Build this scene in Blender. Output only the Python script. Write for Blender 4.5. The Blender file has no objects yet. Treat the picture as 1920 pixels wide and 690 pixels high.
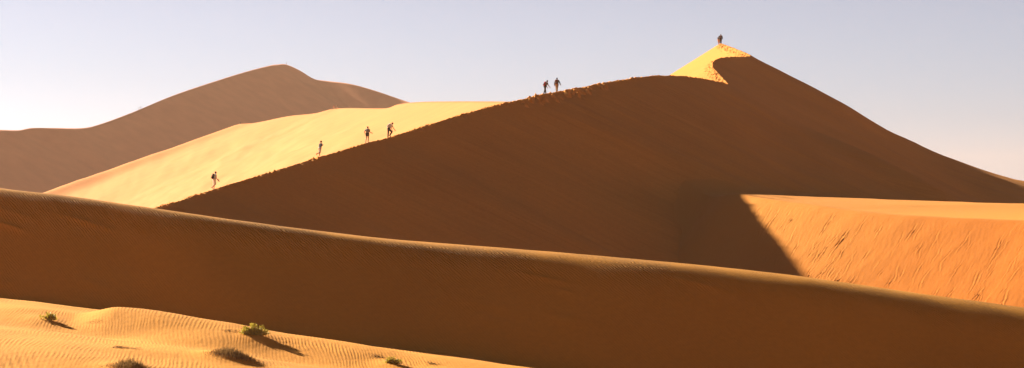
import bpy, bmesh, math, random
import numpy as np
from mathutils import Vector, Matrix, Euler

random.seed(7)
rng = np.random.default_rng(7)
scene = bpy.context.scene
col = scene.collection
F = 5333.0          # focal length in photo pixels (100 mm on a 36 mm sensor)
EYE = 6.0           # camera height
HOR = 400.0         # photo row of the horizon
SUN_EL = math.radians(21.5)
SUN_A = math.radians(45.0)      # sun azimuth, from straight ahead towards the left

def at(px, py, d):
    return ((px - 960.0) / F * d, d, EYE + (HOR - py) / F * d)

# ------------------------------------------------------------------ noise
_perm = rng.permutation(512)
_grad = rng.uniform(0, 2 * np.pi, 512)
def perlin(x, y):
    xi = np.floor(x).astype(int); yi = np.floor(y).astype(int)
    xf = x - xi; yf = y - yi
    def g(ix, iy, dx, dy):
        a = _grad[_perm[(_perm[ix & 511] + iy) & 511]]
        return np.cos(a) * dx + np.sin(a) * dy
    u = xf * xf * xf * (xf * (xf * 6 - 15) + 10)
    v = yf * yf * yf * (yf * (yf * 6 - 15) + 10)
    a = g(xi, yi, xf, yf); b = g(xi + 1, yi, xf - 1, yf)
    c = g(xi, yi + 1, xf, yf - 1); d = g(xi + 1, yi + 1, xf - 1, yf - 1)
    return (a + (b - a) * u) * (1 - v) + (c + (d - c) * u) * v
def fbm(x, y, o=3):
    r = 0; a = 1.0
    for k in range(o):
        r = r + a * perlin(x * 2 ** k + 13.7 * k, y * 2 ** k - 7.1 * k); a *= .5
    return r
def sstep(a, b, x):
    t = np.clip((x - a) / (b - a), 0, 1)
    return t * t * (3 - 2 * t)

# ------------------------------------------------------------------ curves and sheets
def spline(pts, n):
    """Centripetal-ish Catmull-Rom through rows of pts, resampled to n rows."""
    P = np.array(pts, float)
    P = np.vstack([2 * P[0] - P[1], P, 2 * P[-1] - P[-2]])
    out = []
    m = len(P) - 3
    ts = np.linspace(0, m - 1e-9, max(n * 3, m * 40))
    for t in ts:
        i = int(t); f = t - i
        a, b, c, d = P[i:i + 4]
        out.append(.5 * (2 * b + (c - a) * f + (2 * a - 5 * b + 4 * c - d) * f * f + (3 * b - a - 3 * c + d) * f ** 3))
    out = np.array(out)
    s = np.concatenate([[0], np.cumsum(np.linalg.norm(np.diff(out[:, :2], axis=0), axis=1))])
    q = np.linspace(0, s[-1], n)
    return np.stack([np.interp(q, s, out[:, k]) for k in range(out.shape[1])], 1)

def sheet(name, X, Y, Z, U, V, mat):
    """A smooth-shaded grid mesh (rows x cols) with UVs in metres."""
    r, c = X.shape
    me = bpy.data.meshes.new(name)
    me.vertices.add(r * c)
    co = np.stack([X, Y, Z], -1).reshape(-1).astype(np.float32)
    me.vertices.foreach_set('co', co)
    idx = np.arange(r * c).reshape(r, c)
    q = np.stack([idx[:-1, :-1], idx[:-1, 1:], idx[1:, 1:], idx[1:, :-1]], -1).reshape(-1, 4)
    # make the normals point up
    p = co.reshape(-1, 3)
    mid = q[len(q) // 2]
    nn = np.cross(p[mid[1]] - p[mid[0]], p[mid[3]] - p[mid[0]])
    if nn[2] < 0: q = q[:, ::-1]
    n = len(q)
    me.loops.add(n * 4); me.loops.foreach_set('vertex_index', q.reshape(-1).astype(np.int32))
    me.polygons.add(n)
    me.polygons.foreach_set('loop_start', (np.arange(n) * 4).astype(np.int32))
    me.polygons.foreach_set('use_smooth', np.ones(n, bool))
    uv = me.uv_layers.new(name='UVMap')
    uvs = np.stack([U.reshape(-1), V.reshape(-1)], -1)[q.reshape(-1)]
    uv.data.foreach_set('uv', uvs.reshape(-1).astype(np.float32))
    me.update(); me.validate()
    me.materials.append(mat)
    o = bpy.data.objects.new(name, me); col.objects.link(o)
    o['kind'] = 'structure'
    return o

# ------------------------------------------------------------------ materials
def nodes_of(m):
    m.use_nodes = True
    nt = m.node_tree
    return nt, nt.nodes, nt.links, nt.nodes['Principled BSDF']

top_u = (54, 78)     # metres along the slip-face brink where the red sand takes over
def sand_material(name, colour, ripple=None, streak=None, grain=1.0, var=.12, top=None):
    """ripple = (wavelength m, angle, depth, patch scale); streak likewise for avalanche lines."""
    m = bpy.data.materials.new(name)
    nt, N, L, B = nodes_of(m)
    B.inputs['Roughness'].default_value = .92
    B.inputs['Specular IOR Level'].default_value = .15
    geo = N.new('ShaderNodeNewGeometry')
    n1 = N.new('ShaderNodeTexNoise'); n1.inputs['Scale'].default_value = .09; n1.inputs['Detail'].default_value = 5
    L.new(geo.outputs['Position'], n1.inputs['Vector'])
    n2 = N.new('ShaderNodeTexNoise'); n2.inputs['Scale'].default_value = 2.6; n2.inputs['Detail'].default_value = 6
    n2.inputs['Roughness'].default_value = .7
    L.new(geo.outputs['Position'], n2.inputs['Vector'])
    add = N.new('ShaderNodeMath'); add.operation = 'ADD'
    L.new(n1.outputs[0], add.inputs[0]); L.new(n2.outputs[0], add.inputs[1])
    mr = N.new('ShaderNodeMapRange'); mr.inputs['From Min'].default_value = .6; mr.inputs['From Max'].default_value = 1.4
    L.new(add.outputs[0], mr.inputs['Value'])
    mix = N.new('ShaderNodeMix'); mix.data_type = 'RGBA'
    c = colour
    mix.inputs[6].default_value = (c[0] * (1 - var), c[1] * (1 - var * 1.25), c[2] * (1 - var * 1.3), 1)
    mix.inputs[7].default_value = (min(1, c[0] * (1 + var)), c[1] * (1 + var * 1.1), c[2] * (1 + var), 1)
    L.new(mr.outputs[0], mix.inputs[0]); colour_out = mix.outputs[2]
    if top:      # paler colour behind the brink (v < 0)
        tu = N.new('ShaderNodeUVMap'); tu.uv_map = 'UVMap'; sp_ = N.new('ShaderNodeSeparateXYZ')
        L.new(tu.outputs[0], sp_.inputs[0])
        m2 = N.new('ShaderNodeMapRange'); m2.inputs['From Min'].default_value = .6; m2.inputs['From Max'].default_value = -1.5
        L.new(sp_.outputs[1], m2.inputs[0])
        mx2 = N.new('ShaderNodeMix'); mx2.data_type = 'RGBA'; mx2.inputs[7].default_value = (*top, 1)
        L.new(m2.outputs[0], mx2.inputs[0]); L.new(colour_out, mx2.inputs[6]); colour_out = mx2.outputs[2]
        m3 = N.new('ShaderNodeMapRange'); m3.inputs['From Min'].default_value = top_u[0]; m3.inputs['From Max'].default_value = top_u[1]
        L.new(sp_.outputs[0], m3.inputs[0])
        mx3 = N.new('ShaderNodeMix'); mx3.data_type = 'RGBA'; mx3.inputs[6].default_value = (*C_MAIN, 1)
        L.new(m3.outputs[0], mx3.inputs[0]); L.new(colour_out, mx3.inputs[7]); colour_out = mx3.outputs[2]
    L.new(colour_out, B.inputs['Base Color'])
    g = N.new('ShaderNodeTexNoise'); g.inputs['Scale'].default_value = 5.5; g.inputs['Detail'].default_value = 8
    g.inputs['Roughness'].default_value = .75
    L.new(geo.outputs['Position'], g.inputs['Vector'])
    b1 = N.new('ShaderNodeBump'); b1.inputs['Strength'].default_value = 1
    b1.inputs['Distance'].default_value = .016 * grain
    L.new(g.outputs[0], b1.inputs['Height'])
    last = b1
    if ripple:
        wl, ang, depth, patch = ripple
        tc = N.new('ShaderNodeUVMap'); tc.uv_map = 'UVMap'
        mp = N.new('ShaderNodeMapping'); mp.inputs['Rotation'].default_value = (0, 0, ang)
        L.new(tc.outputs[0], mp.inputs['Vector'])
        w = N.new('ShaderNodeTexWave'); w.wave_type = 'BANDS'; w.bands_direction = 'X'
        w.inputs['Scale'].default_value = 2 * math.pi / wl / 20
        w.inputs['Distortion'].default_value = 5
        w.inputs['Detail'].default_value = 1.5; w.inputs['Detail Scale'].default_value = 1.1
        L.new(mp.outputs[0], w.inputs['Vector'])
        pn = N.new('ShaderNodeTexNoise'); pn.inputs['Scale'].default_value = patch; pn.inputs['Detail'].default_value = 3
        L.new(tc.outputs[0], pn.inputs['Vector'])
        pr = N.new('ShaderNodeMapRange'); pr.inputs['From Min'].default_value = .38; pr.inputs['From Max'].default_value = .62
        pr.inputs['To Min'].default_value = .25
        L.new(pn.outputs[0], pr.inputs['Value'])
        mu = N.new('ShaderNodeMath'); mu.operation = 'MULTIPLY'
        L.new(w.outputs['Fac'], mu.inputs[0]); L.new(pr.outputs[0], mu.inputs[1])
        if name == 'rippled_sand':      # wind ripples are deep on the crest and shallow on the lee face
            sv = N.new('ShaderNodeSeparateXYZ'); L.new(tc.outputs[0], sv.inputs[0])
            fm = N.new('ShaderNodeMapRange'); fm.inputs['From Min'].default_value = 6; fm.inputs['From Max'].default_value = 10
            fm.inputs['To Min'].default_value = 1; fm.inputs['To Max'].default_value = .16
            L.new(sv.outputs[1], fm.inputs[0])
            m4 = N.new('ShaderNodeMath'); m4.operation = 'MULTIPLY'
            L.new(mu.outputs[0], m4.inputs[0]); L.new(fm.outputs[0], m4.inputs[1]); mu = m4
        b2 = N.new('ShaderNodeBump'); b2.inputs['Strength'].default_value = 1
        b2.inputs['Distance'].default_value = depth
        L.new(mu.outputs[0], b2.inputs['Height']); L.new(last.outputs[0], b2.inputs['Normal'])
        last = b2
    L.new(last.outputs[0], B.inputs['Normal'])
    return m

C_NEAR = (.66, .235, .035)
C_MAIN = (.68, .25, .031)
C_FAR = (.60, .225, .048)
M_floor = sand_material('foreground_sand', (.80, .315, .026), None)
M_fore = sand_material('rippled_sand', (.60, .236, .011), (.24, .35, .075, .12))
M_main = sand_material('dune_sand', C_MAIN, (.35, .2, .012, .05))
M_slip = sand_material('slip_face_sand', (.54, .157, .008), None, None, 1.0, .10, (.64, .27, .03))
M_gold = sand_material('pale_dune_sand', C_FAR, (1.2, .3, .03, .03), .6)
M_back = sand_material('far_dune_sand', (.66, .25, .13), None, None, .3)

# ------------------------------------------------------------------ the main dune with the walkers' ridge
MAIN = [  # photo column, photo row, distance
 (150, 447, 212), (230, 414, 226), (290, 391, 240), (330, 379, 247), (405, 354, 259), (500, 325, 268),
 (602, 294, 278), (692, 267, 287), (732, 257, 292), (830, 226, 303), (905, 204, 312), (960, 191, 318), (1025, 176, 326),
 (1046, 173, 330), (1120, 158, 343), (1200, 145, 360), (1230, 142.5, 367), (1258, 142, 375), (1290, 144, 382), (1330, 150, 390),
 (1360, 157, 398), (1365, 158, 402), (1360, 152, 407), (1347, 138, 414), (1338, 128, 421), (1336, 120, 428),
 (1341, 113, 435), (1354, 108.5, 442), (1376, 106.5, 449), (1397, 106.2, 455), (1407, 104.5, 460), (1398, 99.5, 466), (1381, 92.5, 476),
 (1364, 86, 486), (1352, 82, 494), (1349, 82.5, 500), (1338, 92, 515), (1320, 118, 535), (1290, 160, 560), (1250, 220, 600)]
mc = np.array([at(*p) for p in MAIN])
dense = spline(mc, 3000)
order = np.maximum.accumulate(dense[:, 1] + np.arange(3000) * 1e-7)
def crest_x(y): return np.interp(y, order, dense[:, 0])
def crest_z(y): return np.interp(y, order, dense[:, 2])

ys = np.concatenate([np.arange(212, 345, .11), np.arange(345, 500, .12), np.arange(500, 600, 1.0)])
vr = np.concatenate([np.arange(0, 1.6, .07), 1.6 * np.cumprod(np.full(62, 1.065))])
vl = -vr[:0:-1]
v = np.concatenate([vl, vr])
Yg, Vg = np.meshgrid(ys, v, indexing='ij')
XC = crest_x(Yg); ZC = crest_z(Yg)
# the crest's height and position as plain functions of depth, smoothed away from the brink
def smooth(a, w):
    k = np.hanning(w); k /= k.sum()
    return np.convolve(np.pad(a, (w // 2, w // 2), 'edge'), k, 'valid')[:len(a)]
sR = np.interp(Yg, [212, 260, 330, 375, 402, 440, 460, 600], [.46, .46, .47, .50, .52, .53, .53, .53])
sL = np.interp(Yg, [212, 330, 375, 400, 430, 455, 600], [.34, .30, .33, .42, .52, .62, .64])
vv = np.abs(Vg)
conc = np.interp(Yg, [212, 380, 440, 600], [60, 50, 29, 29])
def right_drop(v, s):
    over = np.maximum(v - conc, 0)
    return s * np.minimum(v, conc) + s * 26 * (1 - np.exp(-over / 26)) 
Rz = ZC - right_drop(vv, sR)
Lz = ZC - sL * vv
Zg = np.where(Vg >= 0, Rz, Lz)
# softly rounded ridge, undulations on both flanks
Xg = XC + Vg
und = fbm(Xg / 22, Yg / 40, 3) * sstep(2, 25, vv) * .9
Zg = Zg + und
# diagonal soft spur running down the shaded flank from the notch below the summit
sp = (Yg - (402 - .85 * (Xg - 30))) * .76
Zg += 2.0 * np.exp(-(sp / 5) ** 2) * sstep(9, 26, Xg - 30) * (1 - sstep(36, 60, Xg - 30))
# trampled track: dents and thrown-up lumps
track = np.zeros_like(Zg)
def stamp(cx, cy, r, depth, ax=1.0):
    j0 = np.searchsorted(ys, cy - 3 * r); j1 = np.searchsorted(ys, cy + 3 * r)
    if j1 <= j0: return
    dx = Xg[j0:j1] - cx; dy = (Yg[j0:j1] - cy) * ax
    q = (dx * dx + dy * dy) / (r * r)
    track[j0:j1] += -depth * np.exp(-q) + depth * .42 * np.exp(-(np.sqrt(q) - 1.6) ** 2 * 3)
def busy(y): return .35 + .9 * max(0, min(1, .5 + 1.6 * float(perlin(np.array([y / 5.3]), np.array([.3]))[0])))
y = 226.0
while y < 400:
    for k in range(2):
        off = random.gauss(-.2, .26)
        stamp(float(crest_x(y)) + off, y, random.uniform(.10, .22), random.uniform(.06, .19) * busy(y), .8)
    if 318 < y < 352 and random.random() < .35:
        stamp(float(crest_x(y)) + random.uniform(.2, 1.4), y, random.uniform(.2, .35), -random.uniform(.15, .28))
    y += random.uniform(.25, .6)
while y < 494:
    for k in range(3):
        off = random.gauss(-.45, .38)
        stamp(float(crest_x(y)) + off, y, random.uniform(.14, .24), random.uniform(.04, .10), .8)
    y += random.uniform(.22, .45)
Zg += track
Zg += .035 * fbm(Xg / .5, Yg / .8, 2) * np.exp(-(vv / .6) ** 2) * (1 - sstep(350, 400, Yg))
slope_marks = fbm(Yg / 1.6, vv / 16, 3) * .08 + fbm(Yg / 7, vv / 30, 2) * .3
Zg += slope_marks * sstep(.5, 5, Vg)
Zg = np.where(Zg < -6, -6 - .02 * vv, Zg)
sheet('main_dune', Xg, Yg, Zg, Vg, Yg, M_main)

# ------------------------------------------------------------------ ruled dunes
def ruled(name, pts, n, face_len, back_len, mat, step, prof=None, disp=None, extra=None, back_slope=.3, vs=None):
    """pts rows: px, py, d, heading of the fall line (deg from +x), slope. Face runs down that heading."""
    P = np.array([list(at(p[0], p[1], p[2])) + [p[3], p[4]] for p in pts])
    C = spline(P, n)
    if vs is None:
        vs = np.concatenate([-np.linspace(back_len, 0, 24, endpoint=False), np.arange(0, face_len, step)])
    s = np.concatenate([[0], np.cumsum(np.linalg.norm(np.diff(C[:, :2], axis=0), axis=1))])
    S, V = np.meshgrid(s, vs, indexing='ij')
    h = np.radians(C[:, 3])[:, None]; sl = C[:, 4][:, None]
    X = C[:, 0][:, None] + np.cos(h) * V
    Y = C[:, 1][:, None] + np.sin(h) * V
    drop = prof(V, sl) if prof else np.where(V > 0, sl * V, back_slope * -V)
    Z = C[:, 2][:, None] - drop
    if disp is not None: Z = Z + disp(X, Y, S, V)
    if extra is not None: Z = extra(X, Y, Z, S, V)
    o = sheet(name, X, Y, Z, S, V, mat)
    return o, X, Y, Z, S, V

# foreground dune: rounded crest from upper left to lower right
def fore_prof2(V, sl):
    # broad, gently tilted crest that catches the sun, then the steep lee face
    t = np.linspace(0, 1, V.shape[0])[:, None]
    s1 = np.interp(t, [0, .25, .5, .8, 1], [.055, .055, .065, .095, .10])
    w1 = np.interp(t, [0, .25, .5, .8, 1], [4.8, 4.8, 5.6, 6.4, 6.8])
    k = np.interp(t, [0, .4, .8, 1], [.35, .45, 1.1, 1.3])
    f = s1 * np.maximum(V, 0) ** 2 / (np.maximum(V, 0) + 1.8) + (sl - s1) * k * np.logaddexp(0, (V - w1) / k)
    Vn = np.maximum(-V, 0)
    return np.where(V >= 0, f, .02 * Vn + .12 * np.maximum(Vn - 2, 0))
def fore_disp(X, Y, S, V):
    D = np.zeros_like(X); r3 = random.Random(21)
    for k in range(26):
        s0 = r3.uniform(0, S[-1, 0]); v0 = r3.uniform(7, 19); L_ = r3.uniform(.6, 1.8)
        D += r3.uniform(.05, .14) * np.exp(-((S - s0) / L_) ** 2 - ((V - v0 - .25 * (S - s0)) / .3) ** 2)
    return D + .28 * fbm(X / 16, Y / 16, 2) * sstep(3, 10, V) + .04 * fbm(X / 5, Y / 5, 2)
FORE = [(-500, 300, 219, -66, 0.65), (-250, 327, 214, -66, 0.65), (0, 353, 210, -66, 0.65), (150, 371, 208, -66, 0.65), (300, 393, 206, -66, 0.62),
        (480, 418, 205, -66, 0.62), (700, 445, 204, -66, 0.62), (960, 466, 203, -66, 0.62), (1200, 486, 202, -65, 0.62),
        (1450, 512, 201, -63, 0.62), (1700, 547, 200, -63, 0.62), (1920, 577, 199, -63, 0.62), (2200, 610, 197, -61, 0.62), (2600, 650, 195, -58, 0.62)]
vs = np.concatenate([-np.linspace(30, 0, 40, endpoint=False), np.arange(0, 10, .1), np.arange(10, 26, .4)])
ruled('foreground_dune', FORE, 1400, 26, 30, M_fore, .1, fore_prof2, fore_disp, vs=vs)

# sunlit slip-face dune on the right
SLIP = [(1060, 560, 348.0, -96, .50), (1150, 490, 337.0, -100, .50), (1230, 428, 327.0, -104, .52), (1305, 381, 316.0, -112, .56), (1350, 367, 310.0, -122, .59), (1385, 363, 306.0, -130, .61), (1430, 371, 302.0, -136, .62), (1540, 386, 294.5, -136, .62),
        (1640, 399, 288.0, -136, .62), (1780, 408, 280.5, -136, .62), (1920, 413, 273.5, -136, .62), (2100, 417, 265.0, -136, .62), (2500, 424, 251.0, -136, .62)]
def slip_prof(V, sl):
    Vp = np.maximum(V, 0); Vn = np.maximum(-V, 0)
    f = sl * (Vp - .5 * (1 - np.exp(-Vp / .5)))
    b = -.009 * Vn
    return np.where(V >= 0, f, b)
def slip_disp(X, Y, S, V):
    D = np.zeros_like(X)
    r2 = random.Random(3)
    ds = S[1, 0] - S[0, 0]
    i0v = np.searchsorted(V[0], 0)
    def stroke(s0, v0, length, lean, w, depth):
        n = max(4, int(length / .12)); s = s0; vv = v0
        for k in range(n):
            t = k / n
            a = depth * math.sin(math.pi * min(1, t * 1.15 + .02)) if t < .87 else depth * .1
            s += (lean + r2.gauss(0, .6)) * .12 * .55; vv += .12
            i0 = int((s - 4 * w) / ds); i1 = int((s + 4 * w) / ds) + 2
            if i0 < 0 or i1 >= X.shape[0]: continue
            j0 = np.searchsorted(V[0], vv - .15); j1 = np.searchsorted(V[0], vv + .15)
            if j1 <= j0: continue
            q = (S[i0:i1, j0:j1] - s) / w; p = (V[i0:i1, j0:j1] - vv) / .11
            D[i0:i1, j0:j1] += a * np.tanh(q * 1.3) * np.exp(-q * q * .35) * np.exp(-p * p) 
    smax = S[-1, 0]
    for k in range(int(smax * 5)):
        s0 = r2.uniform(0, smax); v0 = r2.uniform(.6, 16)
        ln = r2.uniform(1.2, 6.0); le = r2.gauss(.55, .2); ww = r2.uniform(.04, .08); dp = r2.uniform(.022, .065)
        stroke(s0, v0, ln, le, ww, dp)
        if r2.random() < .45:       # a side branch joining from uphill
            stroke(s0 + le * ln * .12, v0 + ln * .2, ln * r2.uniform(.3, .6), le + r2.choice((-1, 1)) * r2.uniform(.5, 1.1), ww * .8, dp * .8)
    i0 = np.argmin(np.abs(V[0])); pxb = 960 + F * X[:, i0] / Y[:, i0]
    e_ = np.interp(pxb, [1300, 1385, 1430, 1540, 1640, 1900], [.034, .028, .020, .002, -.002, -.004])[:, None]
    Vn = np.maximum(-V, 0)
    D -= e_ * np.minimum(Vn, 60) + .035 * np.maximum(Vn - 60, 0)
    D += .014 * fbm((S - .4 * V) / .35, V / 1.3, 3) * sstep(.3, 1.5, V)
    D += .05 * fbm(S / 3, V / 6, 2) * sstep(.3, 3, V) + .05 * fbm(X / 4, Y / 4, 2)
    return D
vs = np.concatenate([-np.linspace(120, 0, 60, endpoint=False), np.arange(0, 20, .07)])
def main_height(X, Y):
    d = np.maximum(X - crest_x(Y), 0)
    s_ = np.interp(Y, [212, 260, 330, 375, 402, 440, 460, 600], [.46, .46, .47, .50, .52, .53, .53, .53])
    c_ = np.interp(Y, [212, 380, 440, 600], [60, 50, 29, 29])
    o_ = np.maximum(d - c_, 0)
    return crest_z(Y) - s_ * np.minimum(d, c_) - s_ * 26 * (1 - np.exp(-o_ / 26)) + fbm(X / 22, Y / 40, 3) * .9
def slip_blend(X, Y, Z, S, V):
    # the shaded shoulder melts into the big dune instead of cutting it
    i0 = np.argmin(np.abs(V[0])); pxb = 960 + F * X[:, i0] / Y[:, i0]
    wgt = sstep(1395, 1300, pxb)[:, None]
    M = main_height(X, Y) - 5 * np.maximum(crest_x(Y) + 4 - X, 0); k = 2.6
    sm = np.logaddexp(Z / k, M / k) * k - .7
    return Z * (1 - wgt) + sm * wgt
ruled('slip_face_dune', SLIP, 1500, 20, 110, M_slip, .07, slip_prof, slip_disp, extra=slip_blend, vs=vs)

# golden windward flank behind the ridge
GOLD = [(330, 440, 1480, -169, .50), (405, 330, 1400, -169, .46), (438, 246, 1330, -169, .40), (446, 233.5, 1300, -169, .355), (480, 230, 1280, -169, .40), (540, 218, 1230, -169, .44), (590, 212.5, 1190, -169, .46), (620, 205, 1165, -170, .46), (650, 202.5, 1130, -170, .46), (720, 203, 960, -170, .47),
        (745, 196, 850, -170, .47), (780, 191.5, 740, -170, .47), (850, 190, 620, -170, .46), (960, 190.5, 500, -170, .45), (1060, 193, 430, -170, .45)]
def gold_disp(X, Y, S, V):
    a = X * .20 + Y * .98
    return (1.2 * fbm(X / 26, Y / 160, 3) + .5 * fbm(X / 9 + .012 * Y, Y / 90, 2)) * sstep(0, 30, V) * sstep(120, 300, S)
def gold_prof(V, sl):
    Vp = np.maximum(V, 0); Vn = np.maximum(-V, 0)
    return np.where(V >= 0, sl * Vp * (1 - .0 * Vp), .45 * Vn + .0)
vs = np.concatenate([-np.linspace(150, 0, 16, endpoint=False), np.arange(0, 175, 1.0)])
ruled('golden_dune', GOLD, 900, 150, 150, M_gold, 1, gold_prof, gold_disp, vs=vs)

# great dune at the back
BACK = [(-600, 262, 1400, -15, .60), (-250, 246, 1530, -15, .60), (-60, 243, 1620, -15, .60), (0, 243.5, 1650, -15, .60), (35, 244, 1670, -15, .60), (60, 240, 1685, -15, .60), (100, 240, 1700, -15, .60),
        (155, 240, 1735, -15, .60), (190, 232, 1760, -15, .60), (250, 210, 1810, -15, .60), (330, 177, 1880, -15, .60),
        (420, 147, 1970, -15, .60), (470, 132, 2020, -16, .60), (508, 122.5, 2060, -18, .60), (520, 121, 2080, -20, .60), (537, 121, 2095, -25, .60), (562, 132, 2100, -40, .60), (588, 147.5, 2100, -50, .58), (610, 151.5, 2100, -55, .56),
        (655, 157, 2090, -58, .54), (700, 169, 2080, -60, .54), (765, 191, 2060, -60, .54), (860, 222, 2000, -62, .54), (1100, 300, 1900, -65, .54), (1500, 405, 1800, -70, .5)]
def back_disp(X, Y, S, V):
    return (3 * fbm(X / 120, Y / 200, 3)) * sstep(3, 60, V)
vs = np.concatenate([-np.linspace(250, 0, 20, endpoint=False), np.arange(0, 230, 2.0)])
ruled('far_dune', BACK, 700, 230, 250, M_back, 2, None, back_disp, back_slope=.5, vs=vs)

# ------------------------------------------------------------------ rippled flat in the foreground
fx = np.arange(-52, 26, .045); fy = np.arange(104, 200, .2)
FY, FX = np.meshgrid(fy, fx, indexing='ij')
MOUNDS = []
def floor_base(X, Y):
    z = -.100 * (X + 34) - .012 * (187 - Y)
    # long low swells lying across the slope
    q = (Y - 187) + .55 * (X + 34) * .55
    z = z + .34 * 1.5 * np.sin(q / 4.9 + 1.6 * perlin(X / 16, Y / 22) + 1.1) * sstep(190, 178, Y)
    z = z + .25 * fbm(X / 9, Y / 9, 2)
    z = z - .035 * np.maximum(X + 18, 0)
    z = z + .62 * sstep(-28.2, -25.2, X) * np.exp(-(np.maximum(X + 25.2, 0) / 6.5) ** 2 - ((Y - 183) / 6) ** 2)
    for mx, my, mr, mh in MOUNDS:
        z = z + mh * np.exp(-((X - mx) / mr) ** 2 - ((Y - my) / (mr * 1.3)) ** 2)
    return z
def ripple(X, Y):
    warp = .17 * perlin(X / 1.3, Y / 4.5) + .50 * perlin(X / 5 + 9, Y / 11) + .07 * perlin(X / .5, Y / 2) + .9 * perlin(X / 14, Y / 24 + 4)
    ph = 2 * np.pi * (X + .10 * Y + warp) / .215
    r = .5 + .5 * np.sin(ph)
    amp = .42 + 1.1 * fbm(X / 4 + 3, Y / 3.2, 3) + .25 * np.sin((Y + .3 * X) / 1.7)
    big = sstep(-21, -28, X) * sstep(150, 138, Y)
    ph2 = 2 * np.pi * (X * .85 + .22 * Y + warp * 1.8) / .42
    return .021 * np.clip(amp, .30, 1.15) * r * (1 - big) + .042 * big * (.5 + .5 * np.sin(ph2)) + .012 * fbm(X / .5, Y / .7, 2)
def floor_z(x, y):
    X = np.array([[x]], float); Y = np.array([[y]], float)
    return float((floor_base(X, Y) + ripple(X, Y))[0, 0])
def hit(px, py):
    d = 130.0
    while d < 200:
        x, y, z = at(px, py, d)
        if z <= floor_z(x, y): return x, y
        d += .05
    return x, y
MOUNDS += [(*hit(*p), r, h) for p, r, h in (((432, 672), 1.5, .42), ((478, 634), 1.5, .22), ((84, 604), 1.6, .22), ((733, 686), 1.1, .18), ((240, 694), 1.4, .32), ((250, 585), .01, 0))]
FZ = floor_base(FX, FY) + ripple(FX, FY)
sheet('rippled_ground', FX, FY, FZ, FX, FY, M_floor)

# the plain: one sheet to the horizon
gx = np.concatenate([-np.geomspace(6000, 60, 30), np.linspace(-50, 50, 11), np.geomspace(60, 6000, 30)])
gy = np.concatenate([-np.geomspace(3000, 40, 16), np.linspace(-30, 130, 17), np.geomspace(140, 6000, 40)])
GY, GX = np.meshgrid(gy, gx, indexing='ij')
GZ = -6.2 - .004 * np.abs(GX) * 0 + 1.2 * fbm(GX / 300, GY / 300, 2) * sstep(500, 2000, np.hypot(GX, GY)) 
sand = sheet('ground', GX, GY, GZ, GX, GY, M_floor)

# ------------------------------------------------------------------ plants on the flat
def tag(o, label, cat, group=None):
    o['label'] = label; o['category'] = cat
    if group: o['group'] = group
    return o
def empty(name, loc, rz=0):
    o = bpy.data.objects.new(name, None); col.objects.link(o); o.empty_display_size = .3
    o.location = loc; o.rotation_euler = (0, 0, rz); return o
def link_mesh(name, verts, faces, mat, parent=None, smooth=False, matidx=None):
    me = bpy.data.meshes.new(name); me.from_pydata(verts, [], faces); me.update()
    for m in (mat if isinstance(mat, (list, tuple)) else [mat]): me.materials.append(m)
    if smooth: me.polygons.foreach_set('use_smooth', [True] * len(me.polygons))
    if matidx: me.polygons.foreach_set('material_index', matidx)
    o = bpy.data.objects.new(name, me); col.objects.link(o)
    if parent: o.parent = parent
    return o
def plain(name, c, rough=.8, var=.25, scale=14, spec=.25, trans=0):
    m = bpy.data.materials.new(name); nt, N, L, B = nodes_of(m)
    B.inputs['Roughness'].default_value = rough; B.inputs['Specular IOR Level'].default_value = spec
    g = N.new('ShaderNodeTexCoord'); n = N.new('ShaderNodeTexNoise'); n.inputs['Scale'].default_value = scale; n.inputs['Detail'].default_value = 4
    L.new(g.outputs['Object'], n.inputs['Vector'])
    r = N.new('ShaderNodeMapRange'); r.inputs['From Min'].default_value = .35; r.inputs['From Max'].default_value = .65
    L.new(n.outputs[0], r.inputs[0])
    mx = N.new('ShaderNodeMix'); mx.data_type = 'RGBA'
    mx.inputs[6].default_value = tuple(q * (1 - var) for q in c) + (1,)
    mx.inputs[7].default_value = tuple(min(1, q * (1 + var)) for q in c) + (1,)
    L.new(r.outputs[0], mx.inputs[0]); L.new(mx.outputs[2], B.inputs['Base Color'])
    if trans:
        tr = N.new('ShaderNodeBsdfTranslucent'); L.new(mx.outputs[2], tr.inputs[0])
        ms = N.new('ShaderNodeMixShader'); ms.inputs[0].default_value = trans
        out = N['Material Output']
        L.new(B.outputs[0], ms.inputs[1]); L.new(tr.outputs[0], ms.inputs[2]); L.new(ms.outputs[0], out.inputs[0])
    return m
M_leaf = plain('leaf_green', (.42, .33, .045), .6, .3, 6, .3, .35)
M_leaf2 = plain('leaf_olive', (.22, .22, .04), .6, .3, 6, .3, .3)
M_twig = plain('dry_stem', (.13, .075, .03), .9)
M_straw = plain('dry_grass_blade', (.30, .17, .06), .9, .35, 8, .1, .3)
M_debris = plain('dark_debris', (.07, .04, .02), .95)

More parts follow.
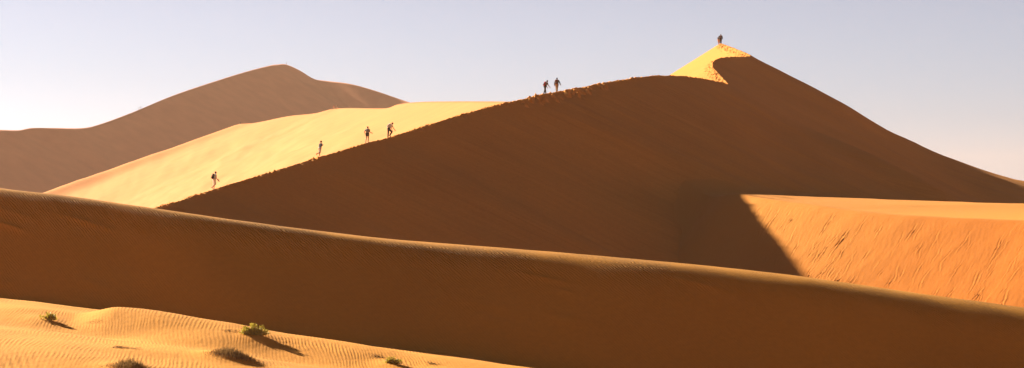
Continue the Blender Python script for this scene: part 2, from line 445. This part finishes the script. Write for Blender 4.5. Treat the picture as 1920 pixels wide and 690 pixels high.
def stem_mesh(paths, r):
    vs, fs = [], []
    for p in paths:
        b = len(vs)
        for i, q in enumerate(p):
            rr = r * (1 - .75 * i / (len(p) - 1))
            for k in range(5):
                a = k * 2 * math.pi / 5
                vs.append((q[0] + rr * math.cos(a), q[1] + rr * math.sin(a), q[2]))
        for i in range(len(p) - 1):
            for k in range(5):
                fs.append((b + i * 5 + k, b + i * 5 + (k + 1) % 5, b + i * 5 + 5 + (k + 1) % 5, b + i * 5 + 5 + k))
    return vs, fs
def shrub(name, label, px, py, w, h, clumps, leaves, leafsize, mat, seed, upright=.3):
    R = random.Random(seed)
    x, y = hit(px, py)
    root = empty(name, (x, y, floor_z(x, y) - .05)); tag(root, label, 'shrub', 'shrubs on the foreground sand')
    paths, vs, fs = [], [], []
    for c in range(clumps):
        u = R.uniform(-1, 1); cy = R.uniform(-.7, .7)
        hh = h * max(.3, (1 - .5 * u * u)) * R.uniform(.35, 1.1)
        cx = u * w / 2; cyy = cy * w / 3
        paths.append([(cx * .25, cyy * .25, 0), (cx * .6, cyy * .6, hh * .35), (cx, cyy, hh * .9)])
        cr = R.uniform(.09, .19) * (w / 1.5) + .02
        for k in range(leaves):
            t = R.uniform(0, 1)
            d = Vector((R.gauss(0, 1), R.gauss(0, 1), R.gauss(0, 1))).normalized() * cr * R.uniform(.35, 1) ** .6
            bx = cx * (.35 + .65 * t) + d.x; by = cyy * (.35 + .65 * t) + d.y; bz = max(.0, hh * (.15 + .75 * t) + d.z * (.8 + upright))
            ax = Vector((R.gauss(0, .6), R.gauss(0, .6), 1 + upright)).normalized()
            sd = ax.cross(Vector((R.gauss(0, 1), R.gauss(0, 1), R.gauss(0, .4)))).normalized()
            L_ = leafsize * R.uniform(.7, 1.4); W = L_ * .32
            b = len(vs); p = Vector((bx, by, bz))
            vs += [tuple(p), tuple(p + ax * L_ * .5 + sd * W), tuple(p + ax * L_), tuple(p + ax * L_ * .5 - sd * W)]
            fs.append((b, b + 1, b + 2, b + 3))
    link_mesh('foliage', vs, fs, mat, root)
    link_mesh('stem', *stem_mesh(paths, .02), M_twig, root)
    return root
def tuft(label, px, py, w, dep, n, length, seed, mat=None, lean=.5, name='dry_grass_tuft'):
    R = random.Random(seed)
    x, y = hit(px, py); z0 = floor_z(x, y)
    vs, fs, paths = [], [], []
    for k in range(n):
        bx = R.gauss(0, w / 4.5); by = R.gauss(0, dep / 4)
        bz = floor_z(x + bx, y + by) - z0 - .02
        f = max(.25, 1 - abs(bx) / w * 1.3)
        L_ = length * f * R.uniform(.4, 1.2); a = R.uniform(0, 2 * math.pi); l = R.uniform(0, lean)
        dx = math.cos(a) * l + R.uniform(-.1, .35); dy = math.sin(a) * l
        wv = Vector((-math.sin(a * 3), math.cos(a * 3), 0)) * .012
        p0 = Vector((bx, by, bz)); p1 = p0 + Vector((dx * .35, dy * .35, .6)) * L_; p2 = p0 + Vector((dx, dy, .85 - .3 * l)) * L_
        b = len(vs)
        vs += [tuple(p0 - wv), tuple(p0 + wv), tuple(p1 + wv * .8), tuple(p1 - wv * .8), tuple(p2)]
        fs += [(b, b + 1, b + 2, b + 3), (b + 3, b + 2, b + 4)]
        if k % 40 == 0: paths.append([tuple(p0), tuple(p0 + Vector((dx * .4, dy * .4, .3)) * L_), tuple(p0 + Vector((dx * 1.3, dy * 1.3, .7)) * L_)])
    root = link_mesh(name, vs, fs, mat or M_straw); root.location = (x, y, z0)
    tag(root, label, 'dry grass', 'dry grass on the foreground sand')
    return root
shrub('leafy_shrub', 'rounded leafy yellow-green shrub, the biggest and densest one, at the edge of the big shadow', 477, 628, 1.75, .66, 24, 110, .10, M_leaf, 1)
shrub('leafy_shrub', 'sparse upright yellow-green shrub on the rippled sand, leftmost of the green shrubs', 88, 600, 1.15, .36, 13, 26, .15, M_leaf, 2, .9)
shrub('leafy_shrub', 'low olive-green shrub near the bottom edge, rightmost of the green shrubs', 737, 681, 1.0, .38, 14, 70, .09, M_leaf, 3, .5)
tuft('wide tuft of dry brown grass on a sand mound right below the densest green shrub', 435, 665, 3.0, 1.4, 1500, .42, 4)
tuft('dry brown grass clump cut by the bottom edge, beneath the flat dark twigs', 245, 689, 2.6, 1.6, 1100, .5, 5)
def twigs(label, px, py, w, n, seed):
    R = random.Random(seed)
    x, y = hit(px, py); z0 = floor_z(x, y)
    paths = []
    for k in range(n):
        bx = R.uniform(-w / 2, w / 2); by = R.gauss(0, .25)
        L_ = R.uniform(.15, .45); sg = R.choice((-1, 1))
        p = []
        for t in (0, .5, 1):
            qx = bx + sg * L_ * t; qy = by + R.gauss(0, .03)
            p.append((qx, qy, floor_z(x + qx, y + qy) - z0 + .01 + .10 * math.sin(t * 2.4) * R.random()))
        paths.append(p)
    o = link_mesh('dry_twigs', *stem_mesh(paths, .018), M_debris)
    o.location = (x, y, z0)
    tag(o, label, 'twigs', 'dry twigs lying on the sand')
twigs('flat scatter of dark dry twigs on the sand above the bottom grass clump', 235, 653, 1.3, 60, 11)
twigs('tiny streak of dark twigs at the edge of the sunlit sand, rightmost of the twigs', 808, 682, .9, 30, 12)
twigs('thin dark twigs on smooth sand midway between the sparse shrub and the densest shrub', 178, 604, .7, 16, 13)
twigs('few dark stems lying on the sand just left of the densest green shrub', 440, 622, 1.5, 40, 14)
twigs('short dark twigs just left of the low olive shrub', 705, 668, .8, 34, 15)

# ------------------------------------------------------------------ walkers
_b = bmesh.new(); bmesh.ops.create_icosphere(_b, subdivisions=2, radius=1)
BALL = [v_.co.copy() for v_ in _b.verts]; _b.free()
def hull(p0, r0, p1, r1, bm):
    tmp = bmesh.new()
    for p, r in ((p0, r0), (p1, r1)):
        if not hasattr(r, '__len__'): r = (r, r, r)
        for q in BALL: tmp.verts.new((q.x * r[0] + p[0], q.y * r[1] + p[1], q.z * r[2] + p[2]))
    bmesh.ops.convex_hull(tmp, input=list(tmp.verts), use_existing_faces=False)
    mp = {}
    for f in tmp.faces:
        for v_ in f.verts:
            if v_ not in mp: mp[v_] = bm.verts.new(v_.co)
        bm.faces.new([mp[v_] for v_ in f.verts])
    tmp.free()
def solid(name, caps, voxel, mat, parent, it=3):
    k_ = {'body': 1.12, 'shirt': 1.24, 'jacket': 1.24, 'trousers': 1.2, 'shorts': 1.14, 'hair': 1.08}.get(name, 1.0)
    caps = [(a_, tuple(q * k_ for q in (b_ if hasattr(b_, '__len__') else (b_,) * 3)), c_, tuple(q * k_ for q in (d_ if hasattr(d_, '__len__') else (d_,) * 3))) for a_, b_, c_, d_ in caps]
    bm = bmesh.new()
    for c in caps: hull(*c, bm)
    me = bpy.data.meshes.new(name); bm.to_mesh(me); bm.free()
    o = bpy.data.objects.new(name, me); col.objects.link(o)
    md = o.modifiers.new('r', 'REMESH'); md.mode = 'VOXEL'; md.voxel_size = voxel; md.use_smooth_shade = True
    sm = o.modifiers.new('s', 'SMOOTH'); sm.factor = .5; sm.iterations = it
    dg = bpy.context.evaluated_depsgraph_get()
    new = bpy.data.meshes.new_from_object(o.evaluated_get(dg))
    o.modifiers.clear(); o.data = new; bpy.data.meshes.remove(me); new.name = name
    new.materials.clear(); new.materials.append(mat)
    if parent: o.parent = parent
    return o
_mats = {}
def cloth(c, rough=.85):
    k = tuple(c)
    if k not in _mats: _mats[k] = plain('cloth', c, rough, .12, 9)
    return _mats[k]
M_skin = plain('skin', (.50, .27, .17), .55, .06, 10, .4)
M_eye = plain('eye', (.02, .015, .01), .3)
V3 = Vector
def person(label, loc, heading, legs, arms, lean=8, top=(.3, .3, .3), bottom=(.1, .1, .1), hair=(.04, .025, .015), shorts=False, sleeves='short',
           cap=None, pack=None, pack_label=None, scale=1.0, fine=True, headtilt=0, groundslope=0.0, group='walkers on the dunes', skin=None, shoe=(.08, .06, .05), held=None, held_label=None):
    """legs = ((thigh, shin), (thigh, shin)) for left and right, degrees forward of vertical;
    arms = ((swing, elbow bend, splay), ...) likewise."""
    R_ = math.radians
    vx = .013 if fine else .03
    th, shn = .43, .42
    feet = []
    for sgn, (a, b) in zip((1, -1), legs):
        hip = V3((0, sgn * .09, 0))
        knee = hip + V3((math.sin(R_(a)), 0, -math.cos(R_(a)))) * th
        ank = knee + V3((math.sin(R_(b)), 0, -math.cos(R_(b)))) * shn
        feet.append((hip, knee, ank, b))
    hz_ = max(-f[2].z + .07 + groundslope * f[2].x for f in feet)
    up = V3((0, 0, hz_))
    feet = [(a + up, b + up, c + up, d) for a, b, c, d in feet]
    H = up.copy(); ax = V3((math.sin(R_(lean)), 0, math.cos(R_(lean))))
    chest = H + ax * .40; neck = H + ax * .53
    ha = R_(lean * .5 + headtilt); hax = V3((math.sin(ha), 0, math.cos(ha)))
    head = neck + hax * .155 + V3((.02, 0, 0))
    root = empty('person', loc, heading); root.scale = (scale,) * 3
    tag(root, label, 'person', group)
    sk = skin or M_skin
    body = [(H + V3((0, .06, .02)), .115, H + V3((0, -.06, .02)), .115),
            (H, (.10, .14, .10), H + ax * .2, (.095, .125, .1)), (H + ax * .2, (.095, .125, .1), chest, (.105, .15, .1)),
            (chest + V3((0, .12, .05)), .065, chest + V3((0, -.12, .05)), .065),
            (chest, .09, neck, .052), (neck, .052, head - hax * .06, .048)]
    body += [(head - hax * .005 - V3((.008, 0, 0)), (.092, .074, .088), head - hax * .055 + V3((.028, 0, 0)), (.05, .048, .045)),
             (head + V3((.095, 0, .0)) , .010, head + V3((.108, 0, -.022)), .014)]
    for sg in (1, -1): body.append((head + V3((-.005, sg * .076, .015)), (.016, .008, .024), head + V3((0, sg * .076, -.015)), (.010, .008, .014)))
    legcaps, shoes = [], []
    for hip, knee, ank, b in feet:
        body.append((hip, .082, knee, .052)); body.append((knee, .052, knee.lerp(ank, .35) - V3((.012, 0, 0)), .056)); body.append((knee.lerp(ank, .35), .052, ank, .034))
        legcaps.append((hip, knee, ank))
        fa = R_(b * .6) if b < 0 else 0
        fx_ = V3((math.cos(fa), 0, math.sin(fa)))
        dn = V3((math.sin(fa), 0, -math.cos(fa))) * .045
        heel = ank + dn - fx_ * .035; ball = ank + dn * 1.15 + fx_ * .11; toe = ank + dn * 1.2 + fx_ * .165
        body.append((ank, .034, heel, .03)); body.append((ank, .032, ball, .024)); body.append((ball + V3((0, .018, 0)), .022, toe, .018)); body.append((heel, .03, ball - V3((0, .012, 0)), .026))
        shoes.append((ank, heel, ball, toe))
    armj = []
    for sgn, (sw, el, sp) in zip((1, -1), arms):
        sh = chest + ax * .06 + V3((0, sgn * .185, 0))
        q = V3((math.sin(R_(sw)), sgn * math.sin(R_(sp)), -math.cos(R_(sw)))).normalized()
        elb = sh + q * .28
        q2 = V3((math.sin(R_(sw + el)), sgn * math.sin(R_(sp * .5)), -math.cos(R_(sw + el)))).normalized()
        wr = elb + q2 * .25
        armj.append((sh, elb, wr, q2, sgn))
        body += [(chest + ax * .05 + V3((0, sgn * .12, 0)), .06, sh, .055), (sh, .054, elb, .038), (elb, .040, wr, .026)]
        side = V3((0, sgn, 0)); palm = wr + q2 * .075; fwd = q2.cross(side).normalized() * sgn
        body.append((wr, (.026, .02, .026), palm, (.03, .02, .03)))
        nrm = q2.cross(fwd).normalized()
        if fine:
            for k, fl in enumerate((.070, .080, .074, .058)):
                base = palm + fwd * (.030 - .020 * k) + q2 * .018
                mid = base + q2 * fl * .55; tip = mid + (q2 * .6 + nrm * -.5 * sgn).normalized() * fl * .5
                body += [(base, .0100, mid, .0095), (mid, .0095, tip, .0080)]
            tb = wr + q2 * .025 + fwd * .026
            tm = tb + (q2 * .7 + fwd * .75).normalized() * .035
            body += [(tb, .012, tm, .0105), (tm, .0105, tm + (q2 + fwd * .1).normalized() * .03, .009)]
        else:
            body.append((palm, .028, palm + q2 * .06, .02))
    bo = solid('body', body, vx if not fine else .0095, sk, root, 1)
    g = .014
    shirt = [(H + ax * .03, (.115, .155, .07), H + ax * .2, (.108, .14, .1)), (H + ax * .2, (.108, .14, .1), chest, (.12, .165, .11)),
             (chest + V3((0, .12, .05)), .08, chest + V3((0, -.12, .05)), .08), (chest, .11, neck - ax * .03, .066)]
    for sh, elb, wr, q2, sgn in armj:
        shirt.append((chest + ax * .05 + V3((0, sgn * .12, 0)), .075, sh, .07))
        if sleeves == 'long': shirt += [(sh, .07, elb, .056), (elb, .056, wr, .043)]
        elif sleeves == 'short': shirt.append((sh, .07, sh.lerp(elb, .6), .06))
        else: shirt.append((sh, .06, sh.lerp(elb, .1), .055))
    solid('shirt' if sleeves != 'long' else 'jacket', shirt, vx + .003, cloth(top), root, 2)
    tr = [(H + V3((0, .065, .03)), .135, H + V3((0, -.065, .03)), .135), (H + ax * .06, (.118, .15, .05), H, (.125, .155, .1))]
    for hip, knee, ank in legcaps:
        if shorts == 'tiny': tr.append((hip, .105, hip.lerp(knee, .35), .095))
        elif shorts: tr += [(hip, .105, knee, .08), (knee, .08, knee.lerp(ank, .08), .08)]
        else: tr += [(hip, .105, knee, .072), (knee, .072, knee.lerp(ank, .92), .058)]
    solid('shorts' if shorts else 'trousers', tr, vx + .003, cloth(bottom), root, 2)
    if shoe:
        sc = []
        for ank, heel, ball, toe in shoes: sc += [(ank, .046, heel, .042), (heel, .042, ball, .040), (ball, .040, toe, .030)]
        h_ = len(sc) // 2
        for q in (sc[:h_], sc[h_:]): solid('shoe', q, vx + .002, cloth(shoe), root, 1)
    hb = -.026
    solid('hair', [(head + V3((hb, 0, .022)), (.088, .082, .088), head + V3((hb - .012, 0, -.01)), (.075, .078, .075))] +
          ([(head + V3((-.10, 0, .05)), .038, head + V3((-.12, 0, .05)), .038)] if cap == 'bun' else []), vx, cloth(hair), root, 1)
    if cap and cap != 'bun':
        solid('hat', [(head + V3((-.01, 0, .055)), (.108, .094, .065), head + V3((-.005, 0, .075)), (.095, .085, .06)),
                      (head + V3((.06, 0, .052)), (.06, .07, .012), head + V3((.12, 0, .045)), (.055, .05, .010))], vx - .002 if fine else .012, cloth(cap), root, 1)
    if fine:
        for sg in (1, -1):
            solid('eye', [(head + V3((.083, sg * .030, .012)), .012, head + V3((.084, sg * .031, .012)), .012)], .004, M_eye, root, 1)
        solid('mouth', [(head + V3((.074, .02, -.062)), .006, head + V3((.074, -.02, -.062)), .006)], .003, cloth((.28, .09, .07)), root, 1)
    if pack:
        main_c, pocket_c = pack
        pk = empty('backpack', loc, heading); pk.scale = (scale,) * 3
        tag(pk, pack_label, 'backpack', 'backpacks the walkers carry')
        B0 = H + ax * .10; bk = V3((-ax.z, 0, ax.x))    # backwards
        c0 = B0 + bk * .205; c1 = chest + ax * .08 + bk * .21
        solid('pack_body', [(c0 + V3((0, .07, 0)), .085, c0 - V3((0, .07, 0)), .085), (c0 + V3((0, .07, 0)), .085, c1 + V3((0, .06, 0)), .075),
                            (c0 - V3((0, .07, 0)), .085, c1 - V3((0, .06, 0)), .075), (c1 + V3((0, .06, 0)), .075, c1 - V3((0, .06, 0)), .075)], vx + .004, cloth(main_c), pk, 2)
        p0 = c0 + bk * .085 + ax * .03; p1 = p0 + ax * .18
        solid('pack_pocket', [(p0 + V3((0, .06, 0)), .05, p1 - V3((0, .06, 0)), .045), (p0 - V3((0, .06, 0)), .05, p1 + V3((0, .06, 0)), .045)], vx + .002, cloth(pocket_c), pk, 1)
        for sg in (1, -1):
            y_ = V3((0, sg * .105, 0))
            pts = [c1 + y_ * .8 + ax * .03, neck + y_ - ax * .035, chest - bk * .118 + y_, H + ax * .22 - bk * .10 + y_ * 1.3, c0 + y_ * 1.0 - bk * .02]
            solid('shoulder_strap', [(pts[i], .02, pts[i + 1], .02) for i in range(4)], .009 if fine else .02, cloth(main_c), pk, 1)
    if held:
        sh, elb, wr, q2, sgn = armj[held[0]]
        c = wr + q2 * .12
        M4 = Matrix.Translation(Vector(loc)) @ Matrix.Rotation(heading, 4, 'Z') @ Matrix.Scale(scale, 4)
        cm = empty('camera_body', M4 @ c, heading)
        cm.name = 'handheld_camera'
        tag(cm, held_label, 'camera')
        solid('camera_case', [(V3((0, -.05, 0)), .035, V3((0, .05, 0)), .035), (V3((0, 0, .03)), .025, V3((0, .0, .04)), .025)], .008, cloth((.03, .03, .03)), cm, 1)
        solid('lens', [(V3((.03, 0, 0)), .032, V3((.10, 0, -.01)), .032)], .008, cloth((.02, .02, .02)), cm, 1)
    return root

def on_ridge(px, off=-.12):
    yy = np.arange(230, 500, .05); q = 960 + F * crest_x(yy) / yy
    sel = (yy < 360) if px < 1200 else (yy > 480)
    k = np.argmin(np.abs(q - px) + (~sel) * 1e6)
    y = float(yy[k]); x = float(crest_x(y)) + off
    return (x, y, float(crest_z(y)) - .05)
D = math.radians
person('lowest walker on the ridge, in pale blue shirt and white knee shorts, with dark backpack', on_ridge(404), D(22), ((2, -4), (8, -48)), ((22, 30, 8), (8, 28, 6)),
       lean=12, top=(.50, .58, .68), bottom=(.78, .70, .66), shorts=True, hair=(.06, .03, .015), pack=((.035, .03, .02), (.12, .015, .03)), shoe=None,
       pack_label='bulky dark backpack on the lowest walker in white shorts', held=(1,), held_label='dark camera held low by the lowest walker', scale=.97)
person('second walker up the ridge, in dark top and pale knee shorts with arms swung wide', on_ridge(602), D(38), ((4, 0), (-8, -70)), ((40, 75, 12), (-38, 15, 38)),
       lean=13, top=(.045, .045, .07), bottom=(.62, .55, .52), shorts=True, cap=(.10, .05, .03), sleeves='long', shoe=None, scale=.95)
person('person in grey top and short black shorts with hair in a bun and bare legs', on_ridge(691), D(55), ((-8, -16), (6, -8)), ((-30, 75, 34), (15, 60, 8)),
       lean=6, top=(.20, .20, .23), bottom=(.02, .02, .02), shorts='tiny', cap='bun', hair=(.12, .06, .03), shoe=(.7, .68, .66), scale=.99)
person('bent walker in white shirt and black trousers, just uphill of the one in short shorts', on_ridge(731), D(18), ((-4, -4), (44, -30)), ((12, 8, 5), (28, 8, 6)),
       lean=36, top=(.78, .76, .74), bottom=(.02, .02, .022), headtilt=10, sleeves='short', pack=((.70, .69, .68), (.55, .54, .54)), pack_label='white backpack on the bent walker in black trousers', scale=1.0, groundslope=.3)
person('person stooping in dark trousers and cap with a red and grey backpack against the sky', on_ridge(1024), D(30), ((14, 10), (-12, -18)), ((22, 12, 6), (26, 14, 5)),
       lean=24, top=(.20, .20, .22), bottom=(.035, .025, .02), cap=(.16, .16, .18), headtilt=12, pack=((.42, .02, .04), (.12, .13, .14)), pack_label='red backpack with grey pocket on the stooping walker', scale=.99)
person('person upright in grey jacket and khaki trousers with a dark red backpack against the sky', on_ridge(1046), D(68), ((10, 6), (-10, -14)), ((-14, 12, 14), (22, 10, 22)),
       lean=6, top=(.13, .14, .15), bottom=(.34, .24, .15), sleeves='long', hair=(.03, .012, .012), pack=((.14, .01, .025), (.10, .10, .11)), pack_label='dark red backpack on the upright walker in khaki trousers', scale=1.03)
tp = on_ridge(1351.5, -.05)
person('person in black clothes with a dark red backpack on the very summit', (tp[0] + .05, tp[1], tp[2]), D(80), ((10, 4), (-10, -14)), ((6, 12, 18), (-6, 12, 18)),
       lean=8, top=(.035, .035, .045), bottom=(.02, .02, .025), sleeves='long', pack=((.10, .01, .02), (.03, .03, .035)), pack_label='dark red backpack on the walker in black on the summit', scale=1.02)
person('person in tan shorts and grey top half hidden behind the black-clad one on the summit', (tp[0] - .24, tp[1] + .8, tp[2] - .16), D(75), ((16, 4), (-4, -10)), ((10, 30, 14), (-6, 20, 14)),
       lean=10, top=(.12, .11, .12), bottom=(.40, .20, .12), shorts=True, shoe=None, scale=.96)
def ruled_point(pts, px):
    q = np.array([(p[0], p[1], p[2]) for p in pts], float)
    return at(px, float(np.interp(px, q[:, 0], q[:, 1])), float(np.interp(px, q[:, 0], q[:, 2])))
far = 'tiny far-off walkers on the distant crests'
walk = ((12, 6), (-10, -16)); arm = ((14, 20, 8), (-14, 15, 8))
def place(pts, px, dz, dy=0):
    x, y, z = ruled_point(pts, px); return (x, y + dy, z + dz)
G2 = [g for g in GOLD if g[0] > 446 or g[0] == 446]
person('tiny person with a dark backpack, only head and shoulders above the golden crest', place(G2, 450, -.75, 1), D(150), walk, arm, 8, (.60, .38, .28), (.5, .3, .2), fine=False,
       pack=((.04, .04, .05), (.04, .04, .05)), pack_label='dark backpack of the tiny walker half hidden by the golden crest', group=far, scale=1.05)
person('tiny person in pale clothes with a red backpack, left of two on the golden crest', place(G2, 626, -.1), D(100), walk, arm, 8, (.65, .42, .3), (.65, .42, .30), fine=False,
       pack=((.42, .03, .02), (.3, .03, .02)), pack_label='red backpack of the left one of two tiny walkers on the golden crest', group=far, scale=1.03)
person('tiny person in pale clothes with a dark backpack, right of two on the golden crest', place(G2, 632.5, -.1), D(80), walk, arm, 8, (.65, .42, .3), (.65, .42, .30), fine=False,
       pack=((.04, .04, .05), (.04, .04, .05)), pack_label='dark backpack of the right one of two tiny walkers on the golden crest', group=far, scale=1.0)
person('tiny lone person standing on the top of the far brown dune', place(BACK, 537, -.1), D(0), walk, arm, 4, (.05, .035, .03), (.04, .03, .025), fine=False, group=far, scale=1.2)
person('tiny person on the left slope of the far brown dune, the lower of two', place(BACK, 260.4, -.1), D(40), walk, arm, 4, (.04, .03, .03), (.08, .05, .04), fine=False, group=far, scale=1.12)
person('tiny person on the left slope of the far brown dune, the upper of two', place(BACK, 264, -.1), D(40), walk, arm, 4, (.03, .025, .025), (.04, .03, .03), fine=False, group=far, scale=1.15)

# ------------------------------------------------------------------ light, sky, camera
w = bpy.data.worlds.new('World'); scene.world = w; w.use_nodes = True
nt = w.node_tree; bg = nt.nodes['Background']
sky = nt.nodes.new('ShaderNodeTexSky'); sky.sky_type = 'NISHITA'; sky.sun_disc = False
sky.sun_elevation = SUN_EL; sky.sun_rotation = -SUN_A
sky.air_density = 1.0; sky.dust_density = .9; sky.ozone_density = 1.0; sky.altitude = 600
hs = nt.nodes.new('ShaderNodeHueSaturation'); hs.inputs['Saturation'].default_value = .30
tc = nt.nodes.new('ShaderNodeTexCoord'); sx = nt.nodes.new('ShaderNodeSeparateXYZ')
nt.links.new(tc.outputs['Generated'], sx.inputs[0])
rp = nt.nodes.new('ShaderNodeValToRGB')       # pale band of dust near the horizon, deeper overhead
e = rp.color_ramp.elements
e[0].position = 0; e[0].color = (.65, .93, 1.2, 1)
e[1].position = .5; e[1].color = (.16, .155, .155, 1)
k = e.new(.07); k.color = (.675, .80, 1.06, 1)
k = e.new(.2); k.color = (.27, .265, .285, 1)
nt.links.new(sx.outputs[2], rp.inputs[0])
tint = nt.nodes.new('ShaderNodeMix'); tint.data_type = 'RGBA'; tint.blend_type = 'MULTIPLY'; tint.inputs[0].default_value = 1
nt.links.new(sky.outputs[0], hs.inputs['Color']); nt.links.new(hs.outputs[0], tint.inputs[6])
nt.links.new(rp.outputs[0], tint.inputs[7])
nt.links.new(tint.outputs[2], bg.inputs['Color']); bg.inputs['Strength'].default_value = .031

# desert air
bm = bmesh.new(); bmesh.ops.create_cube(bm, size=1)
me = bpy.data.meshes.new('haze'); bm.to_mesh(me); bm.free()
hz = bpy.data.objects.new('haze', me); col.objects.link(hz)
hz.scale = (12400, 9400, 141); hz.location = (0, 1500, 60.5); hz['kind'] = 'stuff'
hm = bpy.data.materials.new('desert_air'); hm.use_nodes = True
hn = hm.node_tree.nodes; hn.remove(hn['Principled BSDF'])
pv = hn.new('ShaderNodeVolumePrincipled'); pv.inputs['Density'].default_value = .000073
pv.inputs['Color'].default_value = (.98, .61, .43, 1); pv.inputs['Anisotropy'].default_value = .3
hm.node_tree.links.new(pv.outputs[0], hn['Material Output'].inputs['Volume'])
me.materials.append(hm)

sd = bpy.data.lights.new('sun', 'SUN'); sd.energy = 5; sd.angle = math.radians(.9); sd.color = (1, .90, .70)
so = bpy.data.objects.new('sun', sd); col.objects.link(so)
S = Vector((-math.cos(SUN_EL) * math.sin(SUN_A), math.cos(SUN_EL) * math.cos(SUN_A), math.sin(SUN_EL)))
so.rotation_euler = S.to_track_quat('Z', 'Y').to_euler()
so.location = (-50, 100, 80)

cd = bpy.data.cameras.new('camera'); cam = bpy.data.objects.new('camera', cd); col.objects.link(cam)
cd.lens = 100; cd.sensor_width = 36; cd.sensor_fit = 'HORIZONTAL'
cd.shift_y = (HOR - 345) / 1920
cd.clip_start = 1; cd.clip_end = 20000
cam.location = (0, 0, EYE); cam.rotation_euler = (math.pi / 2, 0, 0)
scene.camera = cam

scene.view_settings.view_transform = 'Standard'; scene.view_settings.look = 'None'
scene.view_settings.exposure = 1.64; scene.view_settings.gamma = 1
scene.render.resolution_x = 1024; scene.render.resolution_y = 368
